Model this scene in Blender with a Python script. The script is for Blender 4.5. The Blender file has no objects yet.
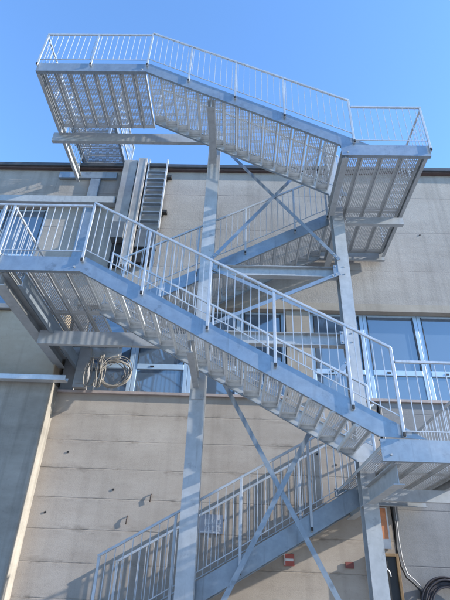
import bpy, math, random
from mathutils import Vector, Matrix
random.seed(7)
S = bpy.context.scene
C = S.collection

# ------------------------------------------------------------------ helpers
class MB:
    """collects shapes; build() links them as one mesh object"""
    def __init__(s): s.v=[]; s.f=[]; s.m=[]
    def face(s, pts, mi=0):
        n=len(s.v); s.v += [tuple(p) for p in pts]; s.f.append(tuple(range(n,n+len(pts)))); s.m.append(mi)
    def box(s, x0,x1,y0,y1,z0,z1, mi=0):
        n=len(s.v)
        s.v += [(x0,y0,z0),(x1,y0,z0),(x1,y1,z0),(x0,y1,z0),(x0,y0,z1),(x1,y0,z1),(x1,y1,z1),(x0,y1,z1)]
        for f in ((0,3,2,1),(4,5,6,7),(0,1,5,4),(1,2,6,5),(2,3,7,6),(3,0,4,7)):
            s.f.append(tuple(n+i for i in f)); s.m.append(mi)
        return s
    def bar(s, a, b, w, d, mi=0, up=(0,0,1)):
        """rectangular bar a->b; w = size along the side direction, d = size along the up-ish direction"""
        a=Vector(a); b=Vector(b); t=(b-a).normalized(); up=Vector(up)
        if abs(t.dot(up))>0.99: up=Vector((0,1,0))
        sd=t.cross(up).normalized(); u=sd.cross(t).normalized()
        n=len(s.v)
        for p in (a,b):
            for i,j in ((-1,-1),(1,-1),(1,1),(-1,1)): s.v.append(tuple(p+sd*(i*w/2)+u*(j*d/2)))
        for f in ((3,2,1,0),(4,5,6,7),(0,1,5,4),(1,2,6,5),(2,3,7,6),(3,0,4,7)):
            s.f.append(tuple(n+i for i in f)); s.m.append(mi)
        return s
    def prism(s, poly, y0, y1, mi=0):
        """polygon in XZ extruded along Y"""
        n=len(s.v); k=len(poly)
        s.v += [(x,y0,z) for x,z in poly]+[(x,y1,z) for x,z in poly]
        s.f.append(tuple(n+i for i in range(k))); s.m.append(mi)
        s.f.append(tuple(n+k+i for i in reversed(range(k)))); s.m.append(mi)
        for i in range(k):
            j=(i+1)%k; s.f.append((n+i,n+k+i,n+k+j,n+j)); s.m.append(mi)
        return s
    def tube(s, pts, r, seg=8, mi=0):
        pts=[Vector(p) for p in pts]; rings=[]
        for i,p in enumerate(pts):
            t=(pts[min(i+1,len(pts)-1)]-pts[max(i-1,0)]).normalized()
            ref=Vector((0,0,1)) if abs(t.z)<0.9 else Vector((0,1,0))
            if i and prev is not None: ref=prev
            a=t.cross(ref).normalized(); 
            if i and a.dot(pa)<0: a=-a
            b=t.cross(a); pa=a; prev=ref
            n=len(s.v); rings.append(n)
            for k in range(seg):
                q=2*math.pi*k/seg; s.v.append(tuple(p+a*math.cos(q)*r+b*math.sin(q)*r))
        for n0,n1 in zip(rings,rings[1:]):
            for k in range(seg):
                s.f.append((n0+k,n0+(k+1)%seg,n1+(k+1)%seg,n1+k)); s.m.append(mi)
        s.f.append(tuple(rings[0]+k for k in reversed(range(seg)))); s.m.append(mi)
        s.f.append(tuple(rings[-1]+k for k in range(seg))); s.m.append(mi)
        return s
    def mesh(s, name, mats):
        me=bpy.data.meshes.new(name); me.from_pydata(s.v,[],s.f)
        for m in (mats if isinstance(mats,(list,tuple)) else [mats]): me.materials.append(m)
        me.polygons.foreach_set('material_index', s.m); me.update()
        return me
    def build(s, name, mats, parent=None, loc=None, bevel=0, smooth=False):
        o=bpy.data.objects.new(name, s.mesh(name,mats)); C.objects.link(o)
        if parent: o.parent=parent
        if loc: o.location=loc
        if bevel:
            b=o.modifiers.new('bevel','BEVEL'); b.width=bevel; b.segments=2; b.limit_method='ANGLE'
        if smooth:
            for p in o.data.polygons: p.use_smooth=True
        return o
def tag(o,label=None,cat=None,group=None,kind=None):
    if label: o['label']=label
    if cat: o['category']=cat
    if group: o['group']=group
    if kind: o['kind']=kind
    return o
def thing(name,label,cat,loc=(0,0,0),group=None):
    o=bpy.data.objects.new(name,None); C.objects.link(o); o.location=loc
    o.empty_display_size=.2
    return tag(o,label,cat,group)
def place(me,name,parent,loc,rot=None):
    o=bpy.data.objects.new(name,me); C.objects.link(o); o.parent=parent; o.location=loc
    if rot: o.rotation_euler=rot
    return o

# ------------------------------------------------------------------ materials
def mat(name):
    m=bpy.data.materials.new(name); m.use_nodes=True
    nt=m.node_tree; b=nt.nodes['Principled BSDF']
    return m,nt,b
def N(nt,t,**kw):
    n=nt.nodes.new(t)
    for k,v in kw.items():
        if k.startswith('i_'): n.inputs[k[2:].replace('_',' ')].default_value=v
        else: setattr(n,k,v)
    return n
def ramp(nt,fac,stops):
    r=N(nt,'ShaderNodeValToRGB'); e=r.color_ramp.elements
    e[0].position,e[0].color=stops[0][0],(*stops[0][1],1)
    e[1].position,e[1].color=stops[-1][0],(*stops[-1][1],1)
    for p,c in stops[1:-1]:
        q=e.new(p); q.color=(*c,1)
    nt.links.new(fac,r.inputs[0]); return r.outputs[0]
def mixc(nt,f,a,b,mode='MIX'):
    m=N(nt,'ShaderNodeMix',data_type='RGBA',blend_type=mode)
    for sock,v in ((m.inputs[0],f),(m.inputs[6],a),(m.inputs[7],b)):
        if hasattr(v,'links'): nt.links.new(v,sock)
        else: sock.default_value = v if isinstance(v,(int,float)) else (*v,1)
    return m.outputs[2]
def pos(nt,scale=(1,1,1)):
    g=N(nt,'ShaderNodeNewGeometry'); mp=N(nt,'ShaderNodeMapping'); mp.inputs['Scale'].default_value=scale
    nt.links.new(g.outputs['Position'],mp.inputs[0]); return mp.outputs[0]
def noise(nt,vec,scale,detail=4,rough=.55):
    n=N(nt,'ShaderNodeTexNoise'); n.inputs['Scale'].default_value=scale
    n.inputs['Detail'].default_value=detail; n.inputs['Roughness'].default_value=rough
    nt.links.new(vec,n.inputs['Vector']); return n.outputs[0]
def bump(nt,b,h,strength,dist):
    n=N(nt,'ShaderNodeBump'); n.inputs['Strength'].default_value=strength; n.inputs['Distance'].default_value=dist
    nt.links.new(h,n.inputs['Height']); nt.links.new(n.outputs[0],b.inputs['Normal'])
def math_(nt,op,a,b=None,c=None):
    n=N(nt,'ShaderNodeMath',operation=op)
    for i,v in enumerate((a,b,c)):
        if v is None: continue
        if hasattr(v,'links'): nt.links.new(v,n.inputs[i])
        else: n.inputs[i].default_value=v
    return n.outputs[0]

def galv(name,lo,hi,metal,rough,streak=True):
    m,nt,b=mat(name); p=pos(nt)
    v=N(nt,'ShaderNodeTexVoronoi'); v.inputs['Scale'].default_value=38; nt.links.new(p,v.inputs['Vector'])
    sp=N(nt,'ShaderNodeSeparateColor'); nt.links.new(v.outputs['Color'],sp.inputs[0])
    big=noise(nt,p,1.7,5,.6); st=noise(nt,pos(nt,(9,9,1.1)),1.0,4,.6)
    mixv=math_(nt,'ADD',math_(nt,'MULTIPLY',sp.outputs[0],.10),math_(nt,'ADD',math_(nt,'MULTIPLY',big,.5),math_(nt,'MULTIPLY',st,.40)))
    col=ramp(nt,mixv,[(.22,lo),(.78,hi)])
    smu=ramp(nt,noise(nt,p,4.2,5,.7),[(.60,(1,1,1)),(.70,(.72,.72,.72))])     # rubbed marks and dirt
    drip=ramp(nt,noise(nt,pos(nt,(14,14,.9)),1.0,4,.6),[(.60,(1,1,1)),(.75,(.80,.79,.77))])
    zinc=ramp(nt,noise(nt,p,9,3,.5),[(.35,(.93,.93,.93)),(.65,(1.06,1.06,1.06))])
    col=mixc(nt,1.0,mixc(nt,1.0,mixc(nt,1.0,col,smu,'MULTIPLY'),drip,'MULTIPLY'),zinc,'MULTIPLY')
    nt.links.new(col,b.inputs['Base Color'])
    b.inputs['Metallic'].default_value=metal
    rr=ramp(nt,big,[(.3,(rough-.08,)*3),(.7,(rough+.12,)*3)]); nt.links.new(rr,b.inputs['Roughness'])
    bump(nt,b,mixv,.15,.003)
    return m
M={}
M['steel']=galv('galvanised_steel',(.235,.275,.315),(.32,.365,.41),.6,.38)
M['steel_dull']=galv('dull_galvanised_steel',(.31,.325,.335),(.43,.445,.455),.2,.55)
M['deck']=galv('perforated_deck_steel',(.38,.395,.405),(.52,.535,.545),.15,.55)
M['tread']=galv('perforated_tread_steel',(.46,.48,.49),(.62,.64,.65),.15,.55)
M['column']=galv('column_steel',(.36,.37,.375),(.46,.47,.475),.3,.5)
M['rail']=galv('bright_rail_steel',(.38,.40,.42),(.52,.54,.56),.4,.42)

def concrete(name,lo,mid,hi,lines=None,linecol=(.12,.105,.09),rough_b=.35,vstain=.5,bumpd=.01,grain=60):
    m,nt,b=mat(name); p=pos(nt)
    big=noise(nt,p,.55,6,.62); med=noise(nt,pos(nt,(.6,.6,2.2)),1.5,6,.65); fine=noise(nt,p,grain,3,.6)
    col=ramp(nt,math_(nt,'ADD',math_(nt,'MULTIPLY',big,.6),math_(nt,'MULTIPLY',med,.4)),[(.33,lo),(.5,mid),(.68,hi)])
    st=noise(nt,pos(nt,(3.5,3.5,.22)),1.0,5,.6)                       # vertical run-off stains
    stm=ramp(nt,st,[(.5,(0,0,0)),(.78,(vstain,)*3)])
    col=mixc(nt,stm,col,tuple(c*.6 for c in lo))
    h=math_(nt,'MULTIPLY',fine,rough_b)
    if lines:
        z0,per,wid=lines
        sp=N(nt,'ShaderNodeSeparateXYZ'); nt.links.new(p,sp.inputs[0])
        wob=math_(nt,'MULTIPLY',math_(nt,'SUBTRACT',noise(nt,p,3.0,3),.5),.022)
        zz=math_(nt,'ADD',math_(nt,'SUBTRACT',sp.outputs[2],z0),wob)
        fr=math_(nt,'ABSOLUTE',math_(nt,'SUBTRACT',math_(nt,'FRACT',math_(nt,'ADD',math_(nt,'DIVIDE',zz,per),.5)),.5))
        d=math_(nt,'MULTIPLY',fr,per)
        ln=math_(nt,'SUBTRACT',1.0,math_(nt,'SMOOTH_MIN',math_(nt,'DIVIDE',d,wid),1.0,.3))
        ln=math_(nt,'MAXIMUM',ln,0.0)
        brk=ramp(nt,noise(nt,pos(nt,(1.3,1.3,.8)),1.0,5,.7),[(.38,(.12,)*3),(.62,(1,)*3)])
        lf=math_(nt,'MULTIPLY',ln,brk)
        col=mixc(nt,math_(nt,'MULTIPLY',lf,.8),col,linecol)
        h=math_(nt,'SUBTRACT',h,math_(nt,'MULTIPLY',lf,.8))
    if lines and wid<.02 and per<.7:
        gr=math_(nt,'SUBTRACT',1.0,math_(nt,'MINIMUM',math_(nt,'DIVIDE',d,.11),1.0))
        pt=ramp(nt,noise(nt,pos(nt,(1.1,1.1,3.0)),2.3,6,.7),[(.50,(0,0,0)),(.70,(.75,)*3)])
        col=mixc(nt,math_(nt,'MULTIPLY',gr,pt),col,(.15,.125,.10))
    speck=ramp(nt,noise(nt,p,22,2,.5),[(.28,(.75,)*3),(.36,(1,)*3)])
    col=mixc(nt,.35,col,mixc(nt,1.0,col,speck,'MULTIPLY'))
    nt.links.new(col,b.inputs['Base Color']); b.inputs['Roughness'].default_value=.9
    b.inputs['Specular IOR Level'].default_value=.25
    bump(nt,b,math_(nt,'ADD',h,math_(nt,'MULTIPLY',med,.6)),.6,bumpd)
    return m
M['wall_low']=concrete('board_marked_beige_concrete',(.31,.262,.218),(.385,.332,.28),(.45,.395,.34),lines=(4.22,.545,.014),linecol=(.22,.185,.15),vstain=.35)
M['wall_grey']=concrete('grey_concrete',(.19,.188,.185),(.24,.236,.232),(.28,.275,.268),lines=(3.12,.92,.014),linecol=(.14,.13,.13))
M['wall_up']=concrete('rough_grey_render',(.26,.238,.215),(.32,.297,.272),(.38,.355,.328),lines=(9.80,1.22,.03),linecol=(.2,.18,.17),rough_b=.8,vstain=.5,bumpd=.011,grain=34)
M['pier']=concrete('weathered_grey_concrete',(.20,.182,.155),(.31,.285,.245),(.43,.395,.345),vstain=.8)
M['beige']=concrete('smooth_beige_concrete',(.27,.235,.195),(.33,.295,.25),(.39,.35,.30),vstain=.5)
M['tan']=concrete('tan_rendered_concrete',(.33,.26,.18),(.41,.33,.24),(.48,.40,.30),vstain=.5)
M['ground']=concrete('yard_concrete',(.31,.29,.26),(.38,.36,.33),(.44,.42,.39),vstain=0)

def plain(name,col,rough=.5,metal=0,var=.15,scale=6,spec=.5):
    m,nt,b=mat(name); n=noise(nt,pos(nt),scale,4,.6)
    lo=tuple(max(0,c*(1-var)) for c in col); hi=tuple(c*(1+var) for c in col)
    nt.links.new(ramp(nt,n,[(.3,lo),(.7,hi)]),b.inputs['Base Color'])
    b.inputs['Roughness'].default_value=rough; b.inputs['Metallic'].default_value=metal
    b.inputs['Specular IOR Level'].default_value=spec
    return m
M['coping']=plain('dark_metal_coping',(.07,.075,.085),.5,.3)
M['coping_side']=plain('rusty_lower_edge',(.09,.06,.055),.7)
M['frame']=plain('pale_blue_aluminium',(.40,.52,.64),.4,.2,.06)
M['sill']=plain('pinkish_stone_sill',(.36,.30,.275),.7)
M['glass']=None
m,nt,b=mat('dark_reflecting_glass'); b.inputs['Base Color'].default_value=(.085,.12,.165,1); b.inputs['Roughness'].default_value=.06
b.inputs['IOR'].default_value=2.3; b.inputs['Specular IOR Level'].default_value=.6
bump(nt,b,noise(nt,pos(nt),.9,2),.25,.02); M['glass']=m
M['dark']=plain('dark_recess',(.02,.02,.022),.8)
M['black']=plain('black_rubber',(.02,.02,.02),.6)
M['duct']=plain('grey_sheet_duct',(.33,.32,.31),.5,.3,.2,3)
M['duct_dark']=plain('dark_grey_vent_box',(.13,.14,.15),.5,.3,.2,3)
M['cable']=plain('pale_grey_cable',(.27,.245,.21),.6)
M['tray']=plain('pale_cable_tray',(.55,.56,.57),.4,.4)
M['orange']=plain('faded_orange_plate',(.50,.20,.09),.5,0,.35,5)
M['whitep']=plain('white_plate',(.62,.62,.62),.5)
M['red']=plain('red_plate',(.38,.09,.07),.5)
M['brick']=plain('dark_red_plate',(.18,.05,.04),.6)
M['wood']=plain('brown_cabinet_frame',(.20,.12,.05),.6,0,.3)
M['hose']=plain('dark_rubber_hose',(.035,.03,.035),.6)
M['signgrey']=plain('grey_sign_plate',(.38,.38,.41),.5)
M['rust']=plain('rusty_iron',(.05,.035,.03),.8)

# ------------------------------------------------------------------ setting
mb=MB(); rnd=random.Random(9)      # unseen earth rise added behind the camera so low steel reflects less sky
pr_=[(-14,-.1),(-19,3.2),(-24,7.5),(-30,11.0),(-38,12.5),(-60,12.5),(-61,-.1)]; ncol=40; rows_=[]
for i in range(ncol+1):
    x=-75+150*i/ncol; k=.9+.1*math.sin(i*.7)+rnd.uniform(-.05,.05)
    rows_.append([(x,y+rnd.uniform(-.8,.8),z*k if z>0 else z) for y,z in pr_])
for a,b in zip(rows_,rows_[1:]):
    for j in range(len(pr_)-1): mb.face([a[j],b[j],b[j+1],a[j+1]])
M['mound_col']=plain('added_mound_brown',(.2,.19,.15),.95,0,.4,1.5,.1)
tag(mb.build('added_mound',M['mound_col']),kind='structure')
tag(MB().box(-250,250,-250,250,-.3,0).build('ground',M['ground']),kind='structure')
pv=MB(); pv.box(-9,9,7.2,9.7,.004,.6); tag(pv.build('pavement',M['ground'],bevel=.02),kind='structure')

# ------------------------------------------------------------------ building
WY=9.75
bd=thing('factory_building','grey and beige concrete factory building with a long window strip behind the stairs','building',(0,WY,0))
def bpart(mb,name,mats,parent=bd,**k):
    o=mb.build(name,mats,parent,**k); o.matrix_parent_inverse=Matrix.Translation((0,-WY,0)) if parent is bd else Matrix(); return o
SILL=5.27; WTOP=7.42
bpart(MB().box(-3.86,2.90,WY,WY+.4,0,SILL-.06),'lower_wall',M['wall_low'])
bpart(MB().box(2.93,16,WY-.01,WY+.4,0,SILL-.06),'lower_wall',M['wall_grey'])['label']='greyer smooth concrete panel of the lower wall'
bpart(MB().box(2.90,2.93,WY+.05,WY+.4,0,SILL-.06),'expansion_joint',M['dark'])
uw=MB(); uw.box(-5.25,16,WY,WY+.4,7.62,11.95); uw.box(-16,-5.253,WY,WY+.4,10.5,11.95)
bpart(uw,'upper_wall',M['wall_up'])
bpart(MB().box(-3.86,16,WY-.02,WY+.42,WTOP,7.617),'lintel',M['beige'])
pr=MB(); pr.box(-16,-3.86,9.33,WY+.4,0,5.34); bpart(pr,'pier',M['pier'],bevel=.03)
bpart(MB().box(-16,-3.95,9.52,WY+.4,5.343,7.10),'spandrel_wall',M['tan'],bevel=.02)
bpart(MB().box(-16,-5.25,9.42,WY+.1,7.103,7.22),'window_sill',M['wall_grey'])
bpart(MB().box(-5.25,-3.86,WY,WY+.4,7.103,7.617),'spandrel_wall',M['wall_grey'])
cp=MB(); cp.box(-16,16,WY-.16,WY+.6,11.954,12.07); bpart(cp,'coping',M['coping'],bevel=.015)
bpart(MB().box(-16,16,WY-.10,WY-.003,11.91,11.951),'coping_edge',M['coping_side'])
bpart(MB().box(1.08,1.62,WY+.04,WY+.4,SILL-.06,WTOP-.003),'window_pier',M['beige'])
bpart(MB().box(-16,16,WY+.9,WY+1.0,0,11.75),'back_wall',M['dark'])
bpart(MB().box(-16,16,WY+.4,WY+12,11.8,11.9),'roof',M['coping'])
def window(x0,x1,z0,z1,tr,y=WY+.16,lab=None):
    fr=MB(); w=.055
    fr.box(x0,x0+w*1.6,y,y+.07,z0,z1); fr.box(x1-w*1.6,x1,y,y+.07,z0,z1)
    fr.box(x0+w*1.6,x1-w*1.6,y,y+.07,z0,z0+w); fr.box(x0+w*1.6,x1-w*1.6,y,y+.07,z1-w*.8,z1)
    if tr: fr.box(x0+w*1.6,x1-w*1.6,y-.01,y+.07,tr-.06,tr+.06)
    f=bpart(fr,'window',M['frame'],bevel=.006)
    pn=MB()
    if tr:
        pn.box(x0+w,x1-w,y+.03,y+.04,z0+w,tr-.05); pn.box(x0+w,x1-w,y+.03,y+.04,tr+.05,z1-w*.7)
    else: pn.box(x0+w,x1-w,y+.03,y+.04,z0+w,z1-w*.7)
    pn.build('pane',M['glass'],f)
    # thin glazing bead round the upper light
    bd_=MB(); zz=(tr+.06) if tr else z0+w
    bd_.box(x0+w*1.6,x0+w*1.6+.018,y-.012,y-.002,zz,z1-w*.8); bd_.box(x1-w*1.6-.018,x1-w*1.6,y-.012,y-.002,zz,z1-w*.8)
    bd_.box(x0+w*1.6+.3,x0+w*1.6+.38,y-.022,y-.012,(tr-.02) if tr else z0,(tr+.015) if tr else z0+.03)
    bd_.build('catch',M['black'],f)
    return f
xs=[-3.55,-2.36,-1.13,.02,1.06]
for a,b_ in zip(xs,xs[1:]): window(a+.003,b_-.003,SILL,WTOP-.005,5.95)
xs=[1.64,2.89,4.15,5.40,6.65,7.9]
for a,b_ in zip(xs,xs[1:]): window(a+.003,b_-.003,SILL,WTOP-.005,5.95)
for a,b_ in ((-7.75,-6.53),(-6.52,-5.28)): window(a,b_,7.22,10.48,8.9,y=WY+.1)
bpart(MB().box(-3.85,1.07,WY-.07,WY+.3,SILL-.057,SILL-.003),'window_sill',M['sill'])
bpart(MB().box(1.63,16,WY-.07,WY+.3,SILL-.057,SILL-.003),'window_sill',M['sill'])
bpart(MB().box(-3.86,-3.56,WY+.05,WY+.4,SILL-.06,WTOP-.003),'window_pier',M['wall_grey'])
# tie-rod holes and rebar hooks in the lower wall
for x,z in ((-3.37,3.98),(-3.57,2.86),(-2.35,3.3),(1.6,4.1),(4.6,9.75),(1.95,3.9)):
    h=MB(); h.tube([(x,WY-.013,z),(x,WY+.03,z)],.022,8); bpart(h,'tie_hole',M['dark'])
for x,z in ((-1.6,3.15),(-2.0,2.75)):
    h=MB(); h.tube([(x,WY+.05,z+.09),(x-.005,WY-.025,z+.09),(x-.01,WY-.035,z+.03),(x-.015,WY-.03,z-.05)],.012,6); bpart(h,'rebar_hook',M['rust'],smooth=True)

# ------------------------------------------------------------------ fire escape
fe=thing('fire_escape','galvanised steel switchback fire escape with perforated treads and barred railings','fire escape')
YF,YB1=6.30,7.68          # outer stringer lines of the camera-side flights
YM=8.08                   # column line
YF3,YB3=8.28,9.58         # wall-side flights
SL=.5656; H=.28; HV=.315  # slope, landing channel height, vertical height of the sloping channel
Z1,Z2,Z3,Z4=3.16,5.99,8.79,11.35
XR=1.86; X4=-2.17; X2=-2.59; XUL=-4.63; XUR=3.53; XML=-3.98

def perforated(x0,x1,y0,y1,z,mb,px=.038,py=.040,r=.0125,mi=0):
    nx=max(1,int((x1-x0-.03)/px)); ny=max(1,int((y1-y0-.04)/py))
    gx0=(x0+x1)/2-nx*px/2; gy0=(y0+y1)/2-ny*py/2; gx1=gx0+nx*px; gy1=gy0+ny*py
    mb.face([(x0,y0,z),(x0,y1,z),(gx0,y1,z),(gx0,y0,z)],mi); mb.face([(gx1,y0,z),(gx1,y1,z),(x1,y1,z),(x1,y0,z)],mi)
    mb.face([(gx0,y0,z),(gx0,gy0,z),(gx1,gy0,z),(gx1,y0,z)],mi); mb.face([(gx0,gy1,z),(gx0,y1,z),(gx1,y1,z),(gx1,gy1,z)],mi)
    V=mb.v; n0=len(V)
    for j in range(ny+1):
        for i in range(nx+1): V.append((gx0+i*px,gy0+j*py,z))
    for j in range(ny):
        for i in range(nx):
            cx=gx0+(i+.5)*px; cy=gy0+(j+.5)*py
            c=[n0+j*(nx+1)+i,n0+j*(nx+1)+i+1,n0+(j+1)*(nx+1)+i+1,n0+(j+1)*(nx+1)+i]
            k=len(V)
            for q in range(8):
                a=math.radians(-135+q*45+0); V.append((cx+r*math.cos(a),cy+r*math.sin(a),z))
            for e in range(4):   # two inner edges per side
                A,B=c[e],c[(e+1)%4]; p0=k+2*e; p1=k+2*e+1; p2=k+(2*e+2)%8
                mb.f.append((A,B,p2,p1,p0)); mb.m.append(mi)

def tread_mesh(run,w,name):
    mb=MB(); a=run/2-.004
    e=w/2-.09
    perforated(-a+.006,a-.006,-e,e,0,mb,.036,.034,.0116)
    mb.box(-a+.006,a-.006,-w/2,-e-.0005,-.002,.002); mb.box(-a+.006,a-.006,e+.0005,w/2,-.002,.002)
    mb.box(-a,-a+.006,-w/2,w/2,-.05,.002); mb.box(a-.006,a,-w/2,w/2,-.05,.002)     # turned-down lips
    mb.box(-a+.006,-a+.022,-w/2,w/2,-.05,-.046); mb.box(a-.022,a-.006,-w/2,w/2,-.05,-.046)
    mb.box(-a+.006,a-.006,-w/2,-w/2+.006,-.06,-.003); mb.box(-a+.006,a-.006,w/2-.006,w/2,-.06,-.003)
    return mb.mesh(name,M['tread'])
def plank_mesh(wd,ln,name):
    mb=MB(); a=wd/2-.003
    perforated(-a+.034,a-.034,-ln/2+.06,ln/2-.06,0,mb,.036,.034,.0116)
    for q in (-1,1): mb.box(-a+.034,a-.034,*sorted((q*(ln/2-.0595),q*ln/2)),-.003,.001)
    mb.box(-a,-a+.034,-ln/2,ln/2,-.004,.002); mb.box(a-.034,a,-ln/2,ln/2,-.004,.002)
    mb.box(-a+.004,-a+.009,-ln/2,ln/2,-.045,-.0041); mb.box(a-.009,a-.004,-ln/2,ln/2,-.045,-.0041)
    return mb.mesh(name,M['deck'])

def channel_level(mb,x0,x1,y,z,h,face=-1,t=.008,fl=.07):
    """C channel along X, web at y, flanges turned away from the web's outer face"""
    s=-face
    ya,yb=sorted((y,y+s*t)); mb.box(x0,x1,ya,yb,z,z+h)
    yc,yd=sorted((y+s*t,y+s*fl)); mb.box(x0,x1,yc,yd,z,z+.011); mb.box(x0,x1,yc,yd,z+h-.011,z+h)
def channel_depth(mb,x,y0,y1,z,h,face=-1,t=.008,fl=.07):
    s=-face
    xa,xb=sorted((x,x+s*t)); mb.box(xa,xb,y0,y1,z,z+h)
    xc,xd=sorted((x+s*t,x+s*fl)); mb.box(xc,xd,y0,y1,z,z+.011); mb.box(xc,xd,y0,y1,z+h-.011,z+h)

def flight(xt,zt,xl,dirn,y0,y1,n,zlow,label=None):
    """stringers from the top break (xt, landing bottom zt) to the low end (xl, landing bottom zlow)"""
    mb=MB(); sgn=1 if xl>xt else -1
    L=abs(xl-xt); zb_low=zt-SL*L
    ext=max(0,(zb_low+HV-(zlow+H)))/SL
    if zlow<1: ext=.0
    poly_out=[(xt-.0*sgn,zt),(xl,zb_low)]
    if ext>0: poly_out+=[(xl+sgn*ext,zlow+H+.004),(xt+sgn*(HV-H)/SL,zt+H),(xt,zt+H)]
    else: poly_out+=[(xl,zb_low+HV),(xt+sgn*(HV-H)/SL,zt+H),(xt,zt+H)]
    if sgn<0: poly_out=poly_out[::-1]
    for y,face in ((y0,-1),(y1,1)):
        ya,yb=sorted((y,y-face*.008)); mb.prism(poly_out,ya,yb); mb.m[-(len(poly_out)+2):]=[0 if face<0 else 1]*(len(poly_out)+2)
        yc,yd=sorted((y-face*.008,y-face*.048))
        # lower and upper flanges
        a=(xt,zt); b=(xl,zb_low)
        fl=[(a[0],a[1]),(b[0],b[1]),(b[0],b[1]+.012),(a[0],a[1]+.012)]
        up=[(xt+sgn*.06,zt+H-.04),(xl,zb_low+HV-.012),(xl,zb_low+HV),(xt+sgn*.06,zt+H-.028)]
        if sgn<0: fl=fl[::-1]; up=up[::-1]
        mb.prism(fl,yc,yd); mb.prism(up,yc,yd)
    f=mb.build('flight',[M['steel'],M['steel_dull']],fe)
    if label: f['label']=label
    run=L/n; rise=((zt+H)-(zlow+H))/(n+1); w=y1-y0-.02
    me=tread_mesh(run,w,'tread')
    for k in range(1,n+1):
        place(me,'tread',f,(xt+sgn*(k-.5)*run,(y0+y1)/2,zt+H+.040-k*rise))
    return f
flight(X4,Z4,XR,1,YF,YB1,14,Z3,'upper camera-side flight under the sky')
flight(X2,Z2,XR,1,YF,YB1,15,Z1,'long camera-side flight crossing the middle')
flight(1.95,Z3,-2.50,1,YF3,YB3,15,Z2,'upper wall-side flight behind the columns')
flight(2.40,Z1,-2.10,1,YF3,YB3,15,.32,'lowest wall-side flight rising from the ground')

def landing(x0,x1,z,rows,nplanks,sides,yback,label):
    mb=MB()
    channel_level(mb,x0-(.45 if x0==XML else 0),x1,YF,z,H,-1)
    nf=len(mb.f)
    if 'back' in sides: channel_level(mb,x0,x1,yback,z,H,1)
    if 'left' in sides: channel_depth(mb,x0,YF+.075,yback-.075,z,H-.001,-1)
    if 'right' in sides: channel_depth(mb,x1,YF+.075,yback-.075,z+.09,H-.091,1)
    mb.m[nf:]=[1]*(len(mb.f)-nf)
    o=mb.build('landing',[M['steel'],M['steel_dull']],fe); o['label']=label
    wd=(x1-x0-.1)/nplanks
    for (a,b) in rows:
        me=plank_mesh(wd,b-a,'deck_plank')
        for i in range(nplanks): place(me,'deck_plank',o,(x0+.05+(i+.5)*wd,(a+b)/2,z+H-.03))
    return o
landing(XUL,X4,Z4,[(YF+.015,8.0)],8,('left',),9.72,'top landing standing against the sky')
landing(XR,XUR,Z3,[(YF+.015,8.075),(8.08,9.55)],4,('back','right'),9.64,'upper right landing')
landing(XML,X2,Z2,[(YF+.015,8.075),(8.08,9.55)],4,('back','left'),9.64,'left landing at window height')
landing(XR,XUR,Z1,[(YF+.015,8.075),(8.08,9.55)],4,('back','right'),9.64,'lower right landing')

# beams
def ibeam_x(x0,x1,y,z0,z1,w=.14,name='beam'):
    mb=MB(); t=.012
    mb.box(x0,x1,y-.005,y+.005,z0+t,z1-t); mb.box(x0,x1,y-w/2,y+w/2,z0,z0+t); mb.box(x0,x1,y-w/2,y+w/2,z1-t,z1)
    return mb.build(name,M['steel_dull'],fe)
def cbeam_x(x0,x1,y,z0,z1,d=.09):
    mb=MB(); channel_level(mb,x0,x1,y,z0,z1-z0,-1,.01,d); return mb.build('beam',M['steel_dull'],fe)
def ibeam_y(x,y0,y1,z0,z1,w=.12,name='cantilever_arm'):
    mb=MB(); t=.012
    mb.box(x-.005,x+.005,y0,y1,z0+t,z1-t); mb.box(x-w/2,x+w/2,y0,y1,z0,z0+t); mb.box(x-w/2,x+w/2,y0,y1,z1-t,z1)
    return mb.build(name,M['steel_dull'],fe)
cbeam_x(-4.78,-.86,8.02,11.13,11.42)
cbeam_x(2.27,3.50,8.02,8.60,8.785)
cbeam_x(-3.78,-.86,8.02,5.53,5.80)
cbeam_x(2.27,3.50,8.02,2.98,3.155)
ibeam_x(-.56,1.98,YM,7.18,7.42); ibeam_x(-.56,1.98,YM,5.64,5.89)
XA,XB=-.70,2.083
ibeam_y(XA,6.38,7.92,10.26,10.50,.15); ibeam_y(XA-.03,6.50,7.92,4.70,4.90,.10)
ibeam_y(1.935,6.318,7.92,8.72,8.985,.12); ibeam_y(XB-.02,6.42,7.92,2.90,3.155,.14)
ibeam_y(XB+.02,8.24,9.6,8.56,8.785,.14); ibeam_y(XB+.02,8.24,9.6,2.90,3.155,.14)
mb=MB(); channel_depth(mb,-3.50,6.38,9.7,5.74,.245,1,.008,.07); mb.build('side_beam',M['steel'],fe)
ibeam_y(-3.90,6.40,9.7,5.76,5.985,.2,'side_beam')
# columns: H sections with the flange facing the camera
def column(x,z1,w=.27,d=.26):
    mb=MB(); t=.017
    mb.box(x-w/2,x+w/2,YM-d/2,YM-d/2+t,0.602,z1); mb.box(x-w/2,x+w/2,YM+d/2-t,YM+d/2,0.602,z1)
    mb.box(x-.006,x+.006,YM-d/2+t,YM+d/2-t,0.602,z1)
    for z in (2.9,4.8,5.75,7.3,8.6,10.3):
        if z<z1: mb.box(x-w/2+.004,x+w/2-.004,YM-d/2+t,YM+d/2-t,z-.008,z+.008)
    c=mb.build('column',M['column'],fe)
    b=MB().box(x-.24,x+.24,YM-.24,YM+.24,.60,.625).build('base_plate',M['steel_dull'],c)
    # splice plate with bolts
    pl=MB(); pl.box(x-w/2+.03,x+w/2-.03,YM-d/2-.010,YM-d/2-.001,4.50,4.69) if x<0 else pl.box(x-w/2+.03,x+w/2-.03,YM-d/2-.010,YM-d/2-.001,8.62,8.75)
    pl.build('joint_plate',M['steel_dull'],c)
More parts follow.
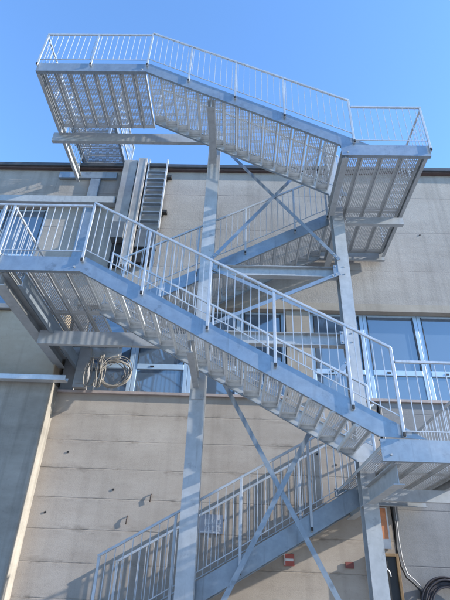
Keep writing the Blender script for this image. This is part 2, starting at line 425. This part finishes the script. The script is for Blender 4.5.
column(XA,11.46); column(XB,11.05,.235,.25)
# braces: angle sections
def brace(a,b,y,w=.075):
    mb=MB(); A=(a[0],y,a[1]); B=(b[0],y,b[1])
    mb.bar(A,B,.008,w,up=(0,0,1)); t=(Vector(B)-Vector(A)).normalized(); n=t.cross(Vector((0,1,0))).normalized()
    if n.z<0: n=-n
    A2=Vector(A)+n*(w/2-.004)+Vector((0,.035,0)); B2=Vector(B)+n*(w/2-.004)+Vector((0,.035,0))
    mb.bar(A2,B2,.06,.008)
    return mb.build('brace',M['steel'],fe)
brace((-.55,10.93),(2.0,7.55),7.93); brace((1.98,10.95),(-.60,7.48),7.90)
brace((-.60,7.28),(2.02,5.99),7.93); brace((-.58,5.94),(1.98,7.19),7.90)
brace((-.62,5.50),(1.98,.70),7.93); brace((1.98,5.38),(-.62,.70),7.90)
for x,z in ((-.60,7.3),(2.0,7.3),(-.60,5.78),(2.0,5.78)):
    MB().prism([(x-.13,z-.13),(x+.13,z-.13),(x+.13,z+.13),(x-.13,z+.13)],7.962,7.970-.001).build('gusset_plate',M['steel'],fe)

def bolts(parent,pts,y):
    for x,z in pts:
        mb=MB(); mb.prism([(x+.016*math.cos(math.radians(60*k)),z+.016*math.sin(math.radians(60*k))) for k in range(6)],y-.016,y)
        mb.build('bolt',M['steel_dull'],parent)
for ch in [o for o in fe.children if o.name.startswith('gusset_plate')]:
    vs=[v.co for v in ch.data.vertices]; cx=sum(v.x for v in vs)/len(vs); cz=sum(v.z for v in vs)/len(vs)
    bolts(ch,[(cx+a,cz+b) for a in (-.09,.09) for b in (-.09,.09)],7.961)
for ch in [o for o in fe.children if o.name.startswith('brace')]:
    vs=[v.co for v in ch.data.vertices][:8]; a=sum((Vector(v) for v in vs[:4]),Vector())/4; b=sum((Vector(v) for v in vs[4:8]),Vector())/4; t=(b-a).normalized()
    bolts(ch,[((a+t*q).x,(a+t*q).z) for q in (.08,.16)]+[((b-t*q).x,(b-t*q).z) for q in (.08,.16)],a.y-.038+.034)
for ch in [o for o in fe.children if o.name.startswith('landing')]:
    xs_=[v.co.x for v in ch.data.vertices]; zs_=[v.co.z for v in ch.data.vertices]
    x=max(xs_)-.10 if min(xs_)<0 else min(xs_)+.12; z=min(zs_)
    bolts(ch,[(x,z+.08)],YF-.001)
# ------------------------------------------------------------------ railings
RH=1.39; RF=1.47; RB=.38; RBF=.43
indiv=[0]; merged=MB()
bal_cache={}
def baluster(x,y,z0,z1,parent,own):
    h=z1-z0; w=.0058
    if own and indiv[0]<100:
        key=round(h,2)
        if key not in bal_cache: bal_cache[key]=MB().box(-w,w,-w,w,0,key).mesh('baluster',M['rail'])
        place(bal_cache[key],'baluster',parent,(x,y,z0)); indiv[0]+=1
    else: merged.box(x-w,x+w,y-w,y+w,z0,z1)
def post(x,y,z0,z1,parent,w=.021,d=.009,side='x'):
    mb=MB()
    if side=='x': mb.box(-w,w,-d*1.6,d*1.6,0,z1-z0); mb.box(-w*.9,w*.9,-.032,-.0145,.005,.06,1)
    else: mb.box(-d*1.6,d*1.6,-w,w,0,z1-z0); mb.box(-.03,-.0145,-w*.9,w*.9,.005,.06,1)
    return mb.build('post',[M['rail'],M['black']],parent,loc=(x,y,z0),bevel=.003)
def railing(path,posts,own,y=None,step=.125,label=None,pz0=.17,skip=None):
    """path: list of (point top, point bottom) polyline pairs in 3D; rail bars follow it"""
    mb=MB(); lo=MB()
    for seg in path:
        (a,b)=seg; a=Vector(a); b=Vector(b)            # a,b = stringer-bottom points ; offsets depend on slope
        sloped=abs(a.z-b.z)>.1
        t,bo=(RF,RBF) if sloped else (RH,RB)
        u=Vector((0,0,1))
        mb.bar(a+u*(t-.022),b+u*(t-.022),.038,.040,0); lo.bar(a+u*bo,b+u*bo,.014,.014,0)
    r=mb.build('railing',M['rail'],fe,bevel=.006); lo.build('bottom_rail',M['rail'],r)
    if label: r['label']=label
    for seg in path:
        a,b=Vector(seg[0]),Vector(seg[1]); sloped=abs(a.z-b.z)>.1
        t,bo=(RF,RBF) if sloped else (RH,RB)
        hl=math.hypot(b.x-a.x,b.y-a.y); n=max(1,int(hl/step))
        for i in range(1,n):
            p=a.lerp(b,i/n)
            if any(math.hypot(p.x-q[0],p.y-q[1])<.035 for q in posts): continue
            baluster(p.x,p.y,p.z+bo-.008,p.z+t-.05,r,own)
    for q in posts:
        post(q[0],q[1],q[2],q[3],r,side=(q[4] if len(q)>4 else 'x'))
    return r
yr=YF-.03
def zf(x,xt,zt,sgn): return zt-SL*(x-xt)*sgn
# long middle flight, left landing, lower right landing: nearest, so their balusters are their own objects
railing([((X2,yr,Z2),(2.17,yr,Z2-SL*(2.17-X2)))],
        [(x,yr,zf(x,X2,Z2,1)+.16,zf(x,X2,Z2,1)+RF-.03) for x in (-1.53,-.48,.52,1.55)]+[(X2+.01,yr,Z2+.17,Z2+RH+.04),(2.17,yr,Z1+.3,zf(2.17,X2,Z2,1)+RF-.02)],True,label='outer railing of the long middle flight')
railing([((2.20,yr,Z1),(3.56,yr,Z1))],[(3.55,yr,Z1+.17,Z1+RH-.02)],True,label='front railing of the lower right landing')
railing([((XML-.46,yr,Z2),(X2-.02,yr,Z2))],[(XML,yr,Z2+.17,Z2+RH-.02),(XML-.16,yr,Z2+.17,Z2+RH-.03)],True,label='front railing of the left landing')
# top flight and landings
railing([((X4,yr,Z4),(2.12,yr,Z4-SL*(2.12-X4)))],
        [(x,yr,zf(x,X4,Z4,1)+.16,zf(x,X4,Z4,1)+RF-.03) for x in (-1.21,-.20,.81)]+[(X4,yr,Z4+.17,Z4+RH+.04),(2.12,yr,Z3+.3,zf(2.12,X4,Z4,1)+RF-.02)],True,label='outer railing of the top flight')
railing([((XUL-.02,yr,Z4),(X4-.02,yr,Z4))],[(XUL,yr,Z4+.17,Z4+RH-.02),(-3.43,yr,Z4+.17,Z4+RH-.03)],True,label='front railing of the top landing')
railing([((2.15,yr,Z3),(XUR+.03,yr,Z3))],[(XUR,yr,Z3+.10,Z3+RH-.02)],True,label='front railing of the upper right landing')
# side railings
railing([((XUL-.03,YF,Z4),(XUL-.03,9.6,Z4))],[(XUL-.03,7.4,Z4+.17,Z4+RH-.03,'y'),(XUL-.03,8.5,Z4+.17,Z4+RH-.03,'y'),(XUL-.03,9.58,Z4+.17,Z4+RH-.03,'y')],False)
railing([((XUR+.03,YF,Z3),(XUR+.03,9.6,Z3))],[(XUR+.03,7.4,Z3+.17,Z3+RH-.03,'y'),(XUR+.03,8.5,Z3+.17,Z3+RH-.03,'y'),(XUR+.03,9.58,Z3+.17,Z3+RH-.03,'y')],False)
railing([((XML-.03,YF,Z2),(XML-.03,9.6,Z2))],[(XML-.03,7.4,Z2+.17,Z2+RH-.03,'y'),(XML-.03,8.5,Z2+.17,Z2+RH-.03,'y'),(XML-.03,9.58,Z2+.17,Z2+RH-.03,'y')],False)
railing([((XUR+.03,YF,Z1),(XUR+.03,9.6,Z1))],[(XUR+.03,7.4,Z1+.17,Z1+RH-.03,'y'),(XUR+.03,8.5,Z1+.17,Z1+RH-.03,'y')],False)
# inner railing of the middle and top flights
yi=YB1+.035
for xt,zt,lb in ((X2,Z2,'inner railing of the long middle flight'),(X4,Z4,'inner railing of the top flight')):
    railing([((xt,yi,zt),(2.17,yi,zt-SL*(2.17-xt)))],[(x,yi,zf(x,xt,zt,1)+.16,zf(x,xt,zt,1)+RF-.03) for x in (xt+.02,xt+1.06,xt+2.1,xt+3.1)]+[(2.17,yi,zt-SL*(2.17-xt)+.16,zt-SL*(2.17-xt)+RF-.02)],False,label=lb)
# wall-side flights (rise to the right)
def zf3(x): return 8.79-SL*(1.95-x)
def zf1(x): return 3.16-SL*(2.40-x)
yo=YF3-.03
railing([((-2.50,yo,zf3(-2.50)),(1.95,yo,Z3))],[(x,yo,zf3(x)+.16,zf3(x)+RF-.03) for x in (-2.45,-1.9,-.93,.09,1.18,1.92)],False,label='railing of the upper wall-side flight')
railing([((-2.07,yo,zf1(-2.07)),(2.40,yo,Z1))],[(x,yo,zf1(x)+.05,zf1(x)+RF-.03) for x in (-2.05,-.93,.09,1.2,2.3)],True,label='outer railing of the lowest flight')
railing([((-2.07,YB3+.02,zf1(-2.07)),(2.40,YB3+.02,Z1))],[(x,YB3+.02,zf1(x)+.05,zf1(x)+RF-.03) for x in (-2.05,-.93,.09,1.2,2.3)],False,label='wall-side railing of the lowest flight')
mo=merged.build('baluster',M['rail'],fe); mo['kind']='stuff'

# ------------------------------------------------------------------ roof gangway
gw=thing('roof_gangway','short perforated steel gangway crossing from the top landing over the roof parapet','gangway',(-4.1,9.2,12.4))
off=Matrix.Translation((4.1,-9.2,-12.4))
def gpart(o,sub=False):
    o.matrix_parent_inverse=off; return o
mb=MB()
for i in range(7):
    y0=8.30+i*.27; perforated(-4.72,-3.52,y0,y0+.26,12.46,mb,.036,.036,.0105); mb.box(-4.72,-3.52,y0,y0+.006,12.40,12.458)
deck=gpart(mb.build('deck',M['steel_dull'],gw))
for x,q in ((-4.76,-1),(-3.48,1)):
    mb=MB(); channel_depth(mb,x,8.28,10.2,12.42,.16,q); gpart(mb.build('side_beam',M['steel'],gw))
for x in (-4.72,-3.5): gpart(MB().box(x-.03,x+.03,8.30,8.36,11.45,12.42).build('support_leg',M['steel'],gw))
for x in (-4.80,-3.44):
    mb=MB(); mb.bar((x,8.3,13.5),(x,10.3,13.5),.045,.045); mb.bar((x,8.3,12.68),(x,10.3,12.68),.03,.04)
    for i in range(17): mb.box(x-.008,x+.008,8.35+i*.12-.008,8.35+i*.12+.008,12.68,13.48)
    for y in (8.31,9.3,10.28): mb.box(x-.02,x+.02,y-.02,y+.02,12.45,13.48)
    gpart(mb.build('railing',M['rail'],gw))

# ------------------------------------------------------------------ things on the upper wall
mb=MB(); mb.box(-3.38,-3.0,WY-.22,WY-.01,9.75,12.15); o=mb.build('flat_duct',M['duct'],bevel=.01)
tag(o,'wide flat grey sheet-metal duct running down from the roof edge','duct')
mb=MB(); mb.box(-2.97,-2.72,WY-.26,WY-.01,8.45,12.18)
for i in range(2): mb.box(-2.965+i*.19,-2.935+i*.19,WY-.272,WY-.262,8.5,12.15)
o=mb.build('ribbed_duct',M['duct'],bevel=.006); tag(o,'narrow ribbed grey duct between the flat duct and the cable ladder','duct')
ld=thing('cable_ladder','galvanised cable ladder with broad rungs hanging from the roof edge','cable ladder',(-2.4,WY-.2,9.7))
inv=Matrix.Translation((2.4,-(WY-.2),-9.7))
for x in (-2.66,-2.15):
    o=MB().box(x-.018,x+.018,WY-.22,WY-.12,9.65,12.20).build('side_rail',M['rail'],ld); o.matrix_parent_inverse=inv
for i in range(8):
    z=9.86+i*.30
    o=MB().box(-2.641,-2.169,WY-.26,WY-.16,z,z+.03).build('rung',M['steel'],ld,bevel=.004); o.matrix_parent_inverse=inv
o=MB().box(-2.64,-2.17,WY-.115,WY-.06,9.66,12.14).build('back_plate',M['duct'],ld); o.matrix_parent_inverse=inv
for z in (10.3,11.6):
    o=MB().box(-2.13,-2.0,WY-.15,WY-.02,z-.04,z+.04).build('wall_bracket',M['black'],ld); o.matrix_parent_inverse=inv
vb=thing('vent_box','dark grey vent housing with an open black mouth below the flat duct','vent',(-3.1,WY,8.6)); inv=Matrix.Translation((3.1,-WY,-8.6))
for ob in (MB().box(-3.32,-2.99,WY-.34,WY-.01,9.22,9.74).build('housing',M['duct_dark'],vb,bevel=.01),
           MB().box(-3.30,-3.01,WY-.10,WY-.012,8.5,9.215).build('opening',M['dark'],vb),
           MB().box(-2.66,-2.2,WY-.16,WY-.01,8.6,9.0).build('opening',M['dark'],vb),
           MB().box(-2.70,-2.16,WY-.2,WY-.012,9.05,9.62).build('housing',M['duct_dark'],vb,bevel=.01)):
    ob.matrix_parent_inverse=inv
o=MB().box(-4.27,-4.0,WY-.09,WY-.01,8.3,11.52).build('vertical_steel_strip',M['steel']); tag(o,'upright pale steel strip on the wall left of the ducts','steel post')
o=MB().box(-5.2,-3.56,WY-.10,WY-.01,11.54,11.76).build('steel_rail',M['steel']); tag(o,'short horizontal blue-grey steel channel high on the wall','steel channel')
o=MB().box(-6.6,-3.43,WY-.2,WY-.01,10.52,10.74).build('steel_rail',M['steel_dull']); tag(o,'long horizontal steel channel above the left window','steel channel')

# cable tray, cable coils, junction panel
mb=MB(); mb.box(-9,-3.52,9.12,9.30,5.26,5.275); mb.box(-9,-3.52,9.12,9.128,5.276,5.36); mb.box(-9,-3.52,9.292,9.30,5.276,5.36)
o=mb.build('cable_tray',M['tray']); tag(o,'long pale cable tray along the top of the left pier','cable tray')
mb=MB(); mb.box(-3.50,-3.24,WY-.2,WY-.01,5.28,6.2); mb.box(-3.46,-3.28,WY-.212,WY-.202,5.36,5.42)
o=mb.build('junction_panel',M['duct'],bevel=.01); tag(o,'narrow grey junction panel at the left end of the windows','electrical panel')
def coil(cx,cz,rx,rz,loops,lab,seed):
    rnd=random.Random(seed); mb=MB()
    for k in range(loops):
        ox=rnd.uniform(-.05,.04); oz=rnd.uniform(-.05,.03); yy=WY-.30+rnd.uniform(-.06,.06); ph=rnd.random()*6; tl=rnd.uniform(-.12,.18)
        pts=[]
        for i in range(33):
            a=2*math.pi*i/32; x=(rx+ox)*math.cos(a); z=(rz+oz)*math.sin(a)
            pts.append((cx+x+tl*z+ox,yy+.03*math.sin(a*2+ph),cz+z+oz+.012*math.sin(3*a+ph)))
        mb.tube(pts,.0095,6)
    mb.tube([(cx,WY-.3,cz+rz-.01),(cx+.02,WY-.3,6.0)],.012,6)
    o=mb.build('cable_coil',M['cable'],smooth=True); tag(o,lab,'cable coil','cable coils under the left landing')
coil(-3.15,5.60,.10,.31,5,'narrow slanting loop of grey cable hanging beside the junction panel',3)
coil(-2.62,5.60,.29,.33,11,'wide round coil of grey cable hanging under the left landing',5)
coil(-2.92,5.58,.07,.33,6,'thin twisted loop of grey cable hanging between two others',8)

# ------------------------------------------------------------------ things on the lower wall
sg=thing('notice_sign','small grey notice with two rows of pale lettering behind the lowest railing','sign',(-.4,WY-.02,2.75)); inv=Matrix.Translation((.4,-(WY-.02),-2.75))
o=MB().box(-.66,-.22,WY-.03,WY-.012,2.60,2.92).build('plate',M['signgrey'],sg); o.matrix_parent_inverse=inv
mb=MB(); rnd=random.Random(4)
for r_,z in enumerate((2.80,2.68)):
    x=-.56 if r_==0 else -.52
    for k in range(6 if r_==0 else 5):
        w=.035; zz=z-.04
        mb.box(x,x+.010,WY-.036,WY-.031,zz,zz+.075)
        if k%2==0: mb.box(x+.010,x+w,WY-.036,WY-.031,zz+.065,zz+.075)
        if k%3==1: mb.box(x+.010,x+w,WY-.036,WY-.031,zz,zz+.01)
        if k%3!=2: mb.box(x+w,x+w+.010,WY-.036,WY-.031,zz,zz+.075)
        x+=.058
mb.box(-.63,-.3,WY-.036,WY-.031,2.615,2.632)
o=mb.build('lettering',M['whitep'],sg); o.matrix_parent_inverse=inv
sg=thing('warning_sign','small square red sign with a pale band below the lowest flight','sign',(1.0,WY-.02,2.2)); inv=Matrix.Translation((-1.0,-(WY-.02),-2.2))
for ob in (MB().box(.89,1.07,WY-.025,WY-.012,2.13,2.32).build('plate',M['red'],sg),
           MB().box(.905,1.055,WY-.030,WY-.026,2.205,2.245).build('band',M['whitep'],sg),
           MB().box(.895,.91,WY-.030,WY-.026,2.14,2.31).build('border',M['whitep'],sg)): ob.matrix_parent_inverse=inv
o=MB().box(2.0-.03,2.0+.12,WY-.03,WY-.012,2.13,2.23).build('small_plate',M['brick'],bevel=.004); tag(o,'tiny dark red plate left of the right column','sign')
sg=thing('orange_notice','tall faded orange notice with a pale foot right of the column','sign',(2.6,WY,2.8)); inv=Matrix.Translation((-2.6,-WY,-2.8))
for ob in (MB().box(2.50,2.82,WY-.03,WY-.012,2.46,3.16).build('border',M['whitep'],sg),
           MB().box(2.52,2.79,WY-.036,WY-.031,2.62,3.14).build('panel',M['orange'],sg)): ob.matrix_parent_inverse=inv
cb=thing('hose_cabinet','brown framed hose cabinet with a dark glazed front beside the right column','cabinet',(2.65,WY,2.0)); inv=Matrix.Translation((-2.65,-WY,-2.0))
fr=MB(); x0,x1,z0,z1=2.44,2.885,1.62,2.38
fr.box(x0,x0+.05,WY-.16,WY-.01,z0,z1); fr.box(x1-.05,x1,WY-.16,WY-.01,z0,z1); fr.box(x0+.05,x1-.05,WY-.16,WY-.01,z0,z0+.05); fr.box(x0+.05,x1-.05,WY-.16,WY-.01,z1-.05,z1)
for ob in (fr.build('frame',M['wood'],cb,bevel=.006), MB().box(x0+.05,x1-.05,WY-.13,WY-.12,z0+.05,z1-.05).build('glass_front',M['black'],cb)): ob.matrix_parent_inverse=inv
hh=MB(); hh.tube([(2.62+.09*math.cos(a*.3),WY-.15,2.02+.13*math.sin(a*.3)) for a in range(14)],.012,6)
ob=hh.build('handle',M['tray'],cb,smooth=True); ob.matrix_parent_inverse=inv
mb=MB()
mb.tube([(2.93,WY-.05,5.1),(2.925,WY-.05,4.0),(2.92,WY-.05,3.2),(2.93,WY-.06,2.8),(2.90,WY-.06,2.5),(2.93,WY-.07,2.2),(3.0,WY-.08,2.02),(3.12,WY-.08,1.93),(3.2,WY-.08,1.83),(3.2,WY-.08,.62)],.018,8)
mb.tube([(2.97,WY-.05,5.1),(2.965,WY-.05,3.6),(2.97,WY-.05,2.9),(2.96,WY-.06,2.6),(2.97,WY-.07,2.3),(3.02,WY-.08,2.08),(3.14,WY-.08,1.98),(3.24,WY-.08,1.87),(3.23,WY-.08,.62)],.011,8,1)
o=mb.build('wall_cable',[M['black'],M['duct']],smooth=True); tag(o,'dark and pale cables running down the joint and bending right near the hose','cable')
mb=MB(); rnd=random.Random(2)
for k in range(11):
    R=.30+.035*(k%5)+rnd.uniform(-.015,.015); yy=WY-.06-.028*(k//2)-rnd.uniform(0,.02); ox=rnd.uniform(-.02,.02)
    mb.tube([(3.62+ox+R*math.cos(2*math.pi*i/40),yy,1.60+R*1.02*math.sin(2*math.pi*i/40)) for i in range(41)],.017,7)
o=mb.build('hose_coil',M['hose'],smooth=True); tag(o,'thick coil of dark hose hanging at the bottom right of the wall','hose')

# ------------------------------------------------------------------ sky, sun, camera
to_sun=Vector((1.0,-.20,.45)).normalized()
el=math.asin(to_sun.z); az=math.atan2(to_sun.x,to_sun.y)      # clockwise from +Y
w=bpy.data.worlds.new('World'); S.world=w; w.use_nodes=True; nt=w.node_tree
sky=nt.nodes.new('ShaderNodeTexSky'); sky.sky_type='NISHITA'; sky.sun_disc=False
sky.sun_elevation=el; sky.sun_rotation=az; sky.air_density=1.25; sky.dust_density=.2; sky.ozone_density=7.0; sky.altitude=200
bg=nt.nodes['Background']; bg.inputs['Strength'].default_value=.15
nt.links.new(sky.outputs[0],bg.inputs['Color'])
sd=bpy.data.lights.new('sun','SUN'); sd.energy=2.9; sd.angle=math.radians(.53); sd.color=(1,.95,.87)
so=bpy.data.objects.new('sun',sd); C.objects.link(so); so.location=(20,-10,20)
so.rotation_euler=to_sun.to_track_quat('Z','Y').to_euler()

cd=bpy.data.cameras.new('camera'); co=bpy.data.objects.new('camera',cd); C.objects.link(co); S.camera=co
p,r,y=math.radians(31.785),math.radians(2.4212),math.radians(-2.0949)
fwd=Vector((math.sin(y)*math.cos(p),math.cos(y)*math.cos(p),math.sin(p))); right=Vector((math.cos(y),-math.sin(y),0)); up=right.cross(fwd)
R_=math.cos(r)*right+math.sin(r)*up; U_=-math.sin(r)*right+math.cos(r)*up
mtx=Matrix((R_,U_,-fwd)).transposed().to_4x4(); mtx.translation=(0,0,1.6); co.matrix_world=mtx
cd.sensor_fit='VERTICAL'; cd.sensor_height=24; cd.lens=481.47/600*24; cd.clip_end=1000
S.view_settings.view_transform='Standard'; S.view_settings.look='None'; S.view_settings.gamma=1; S.view_settings.exposure=1.68
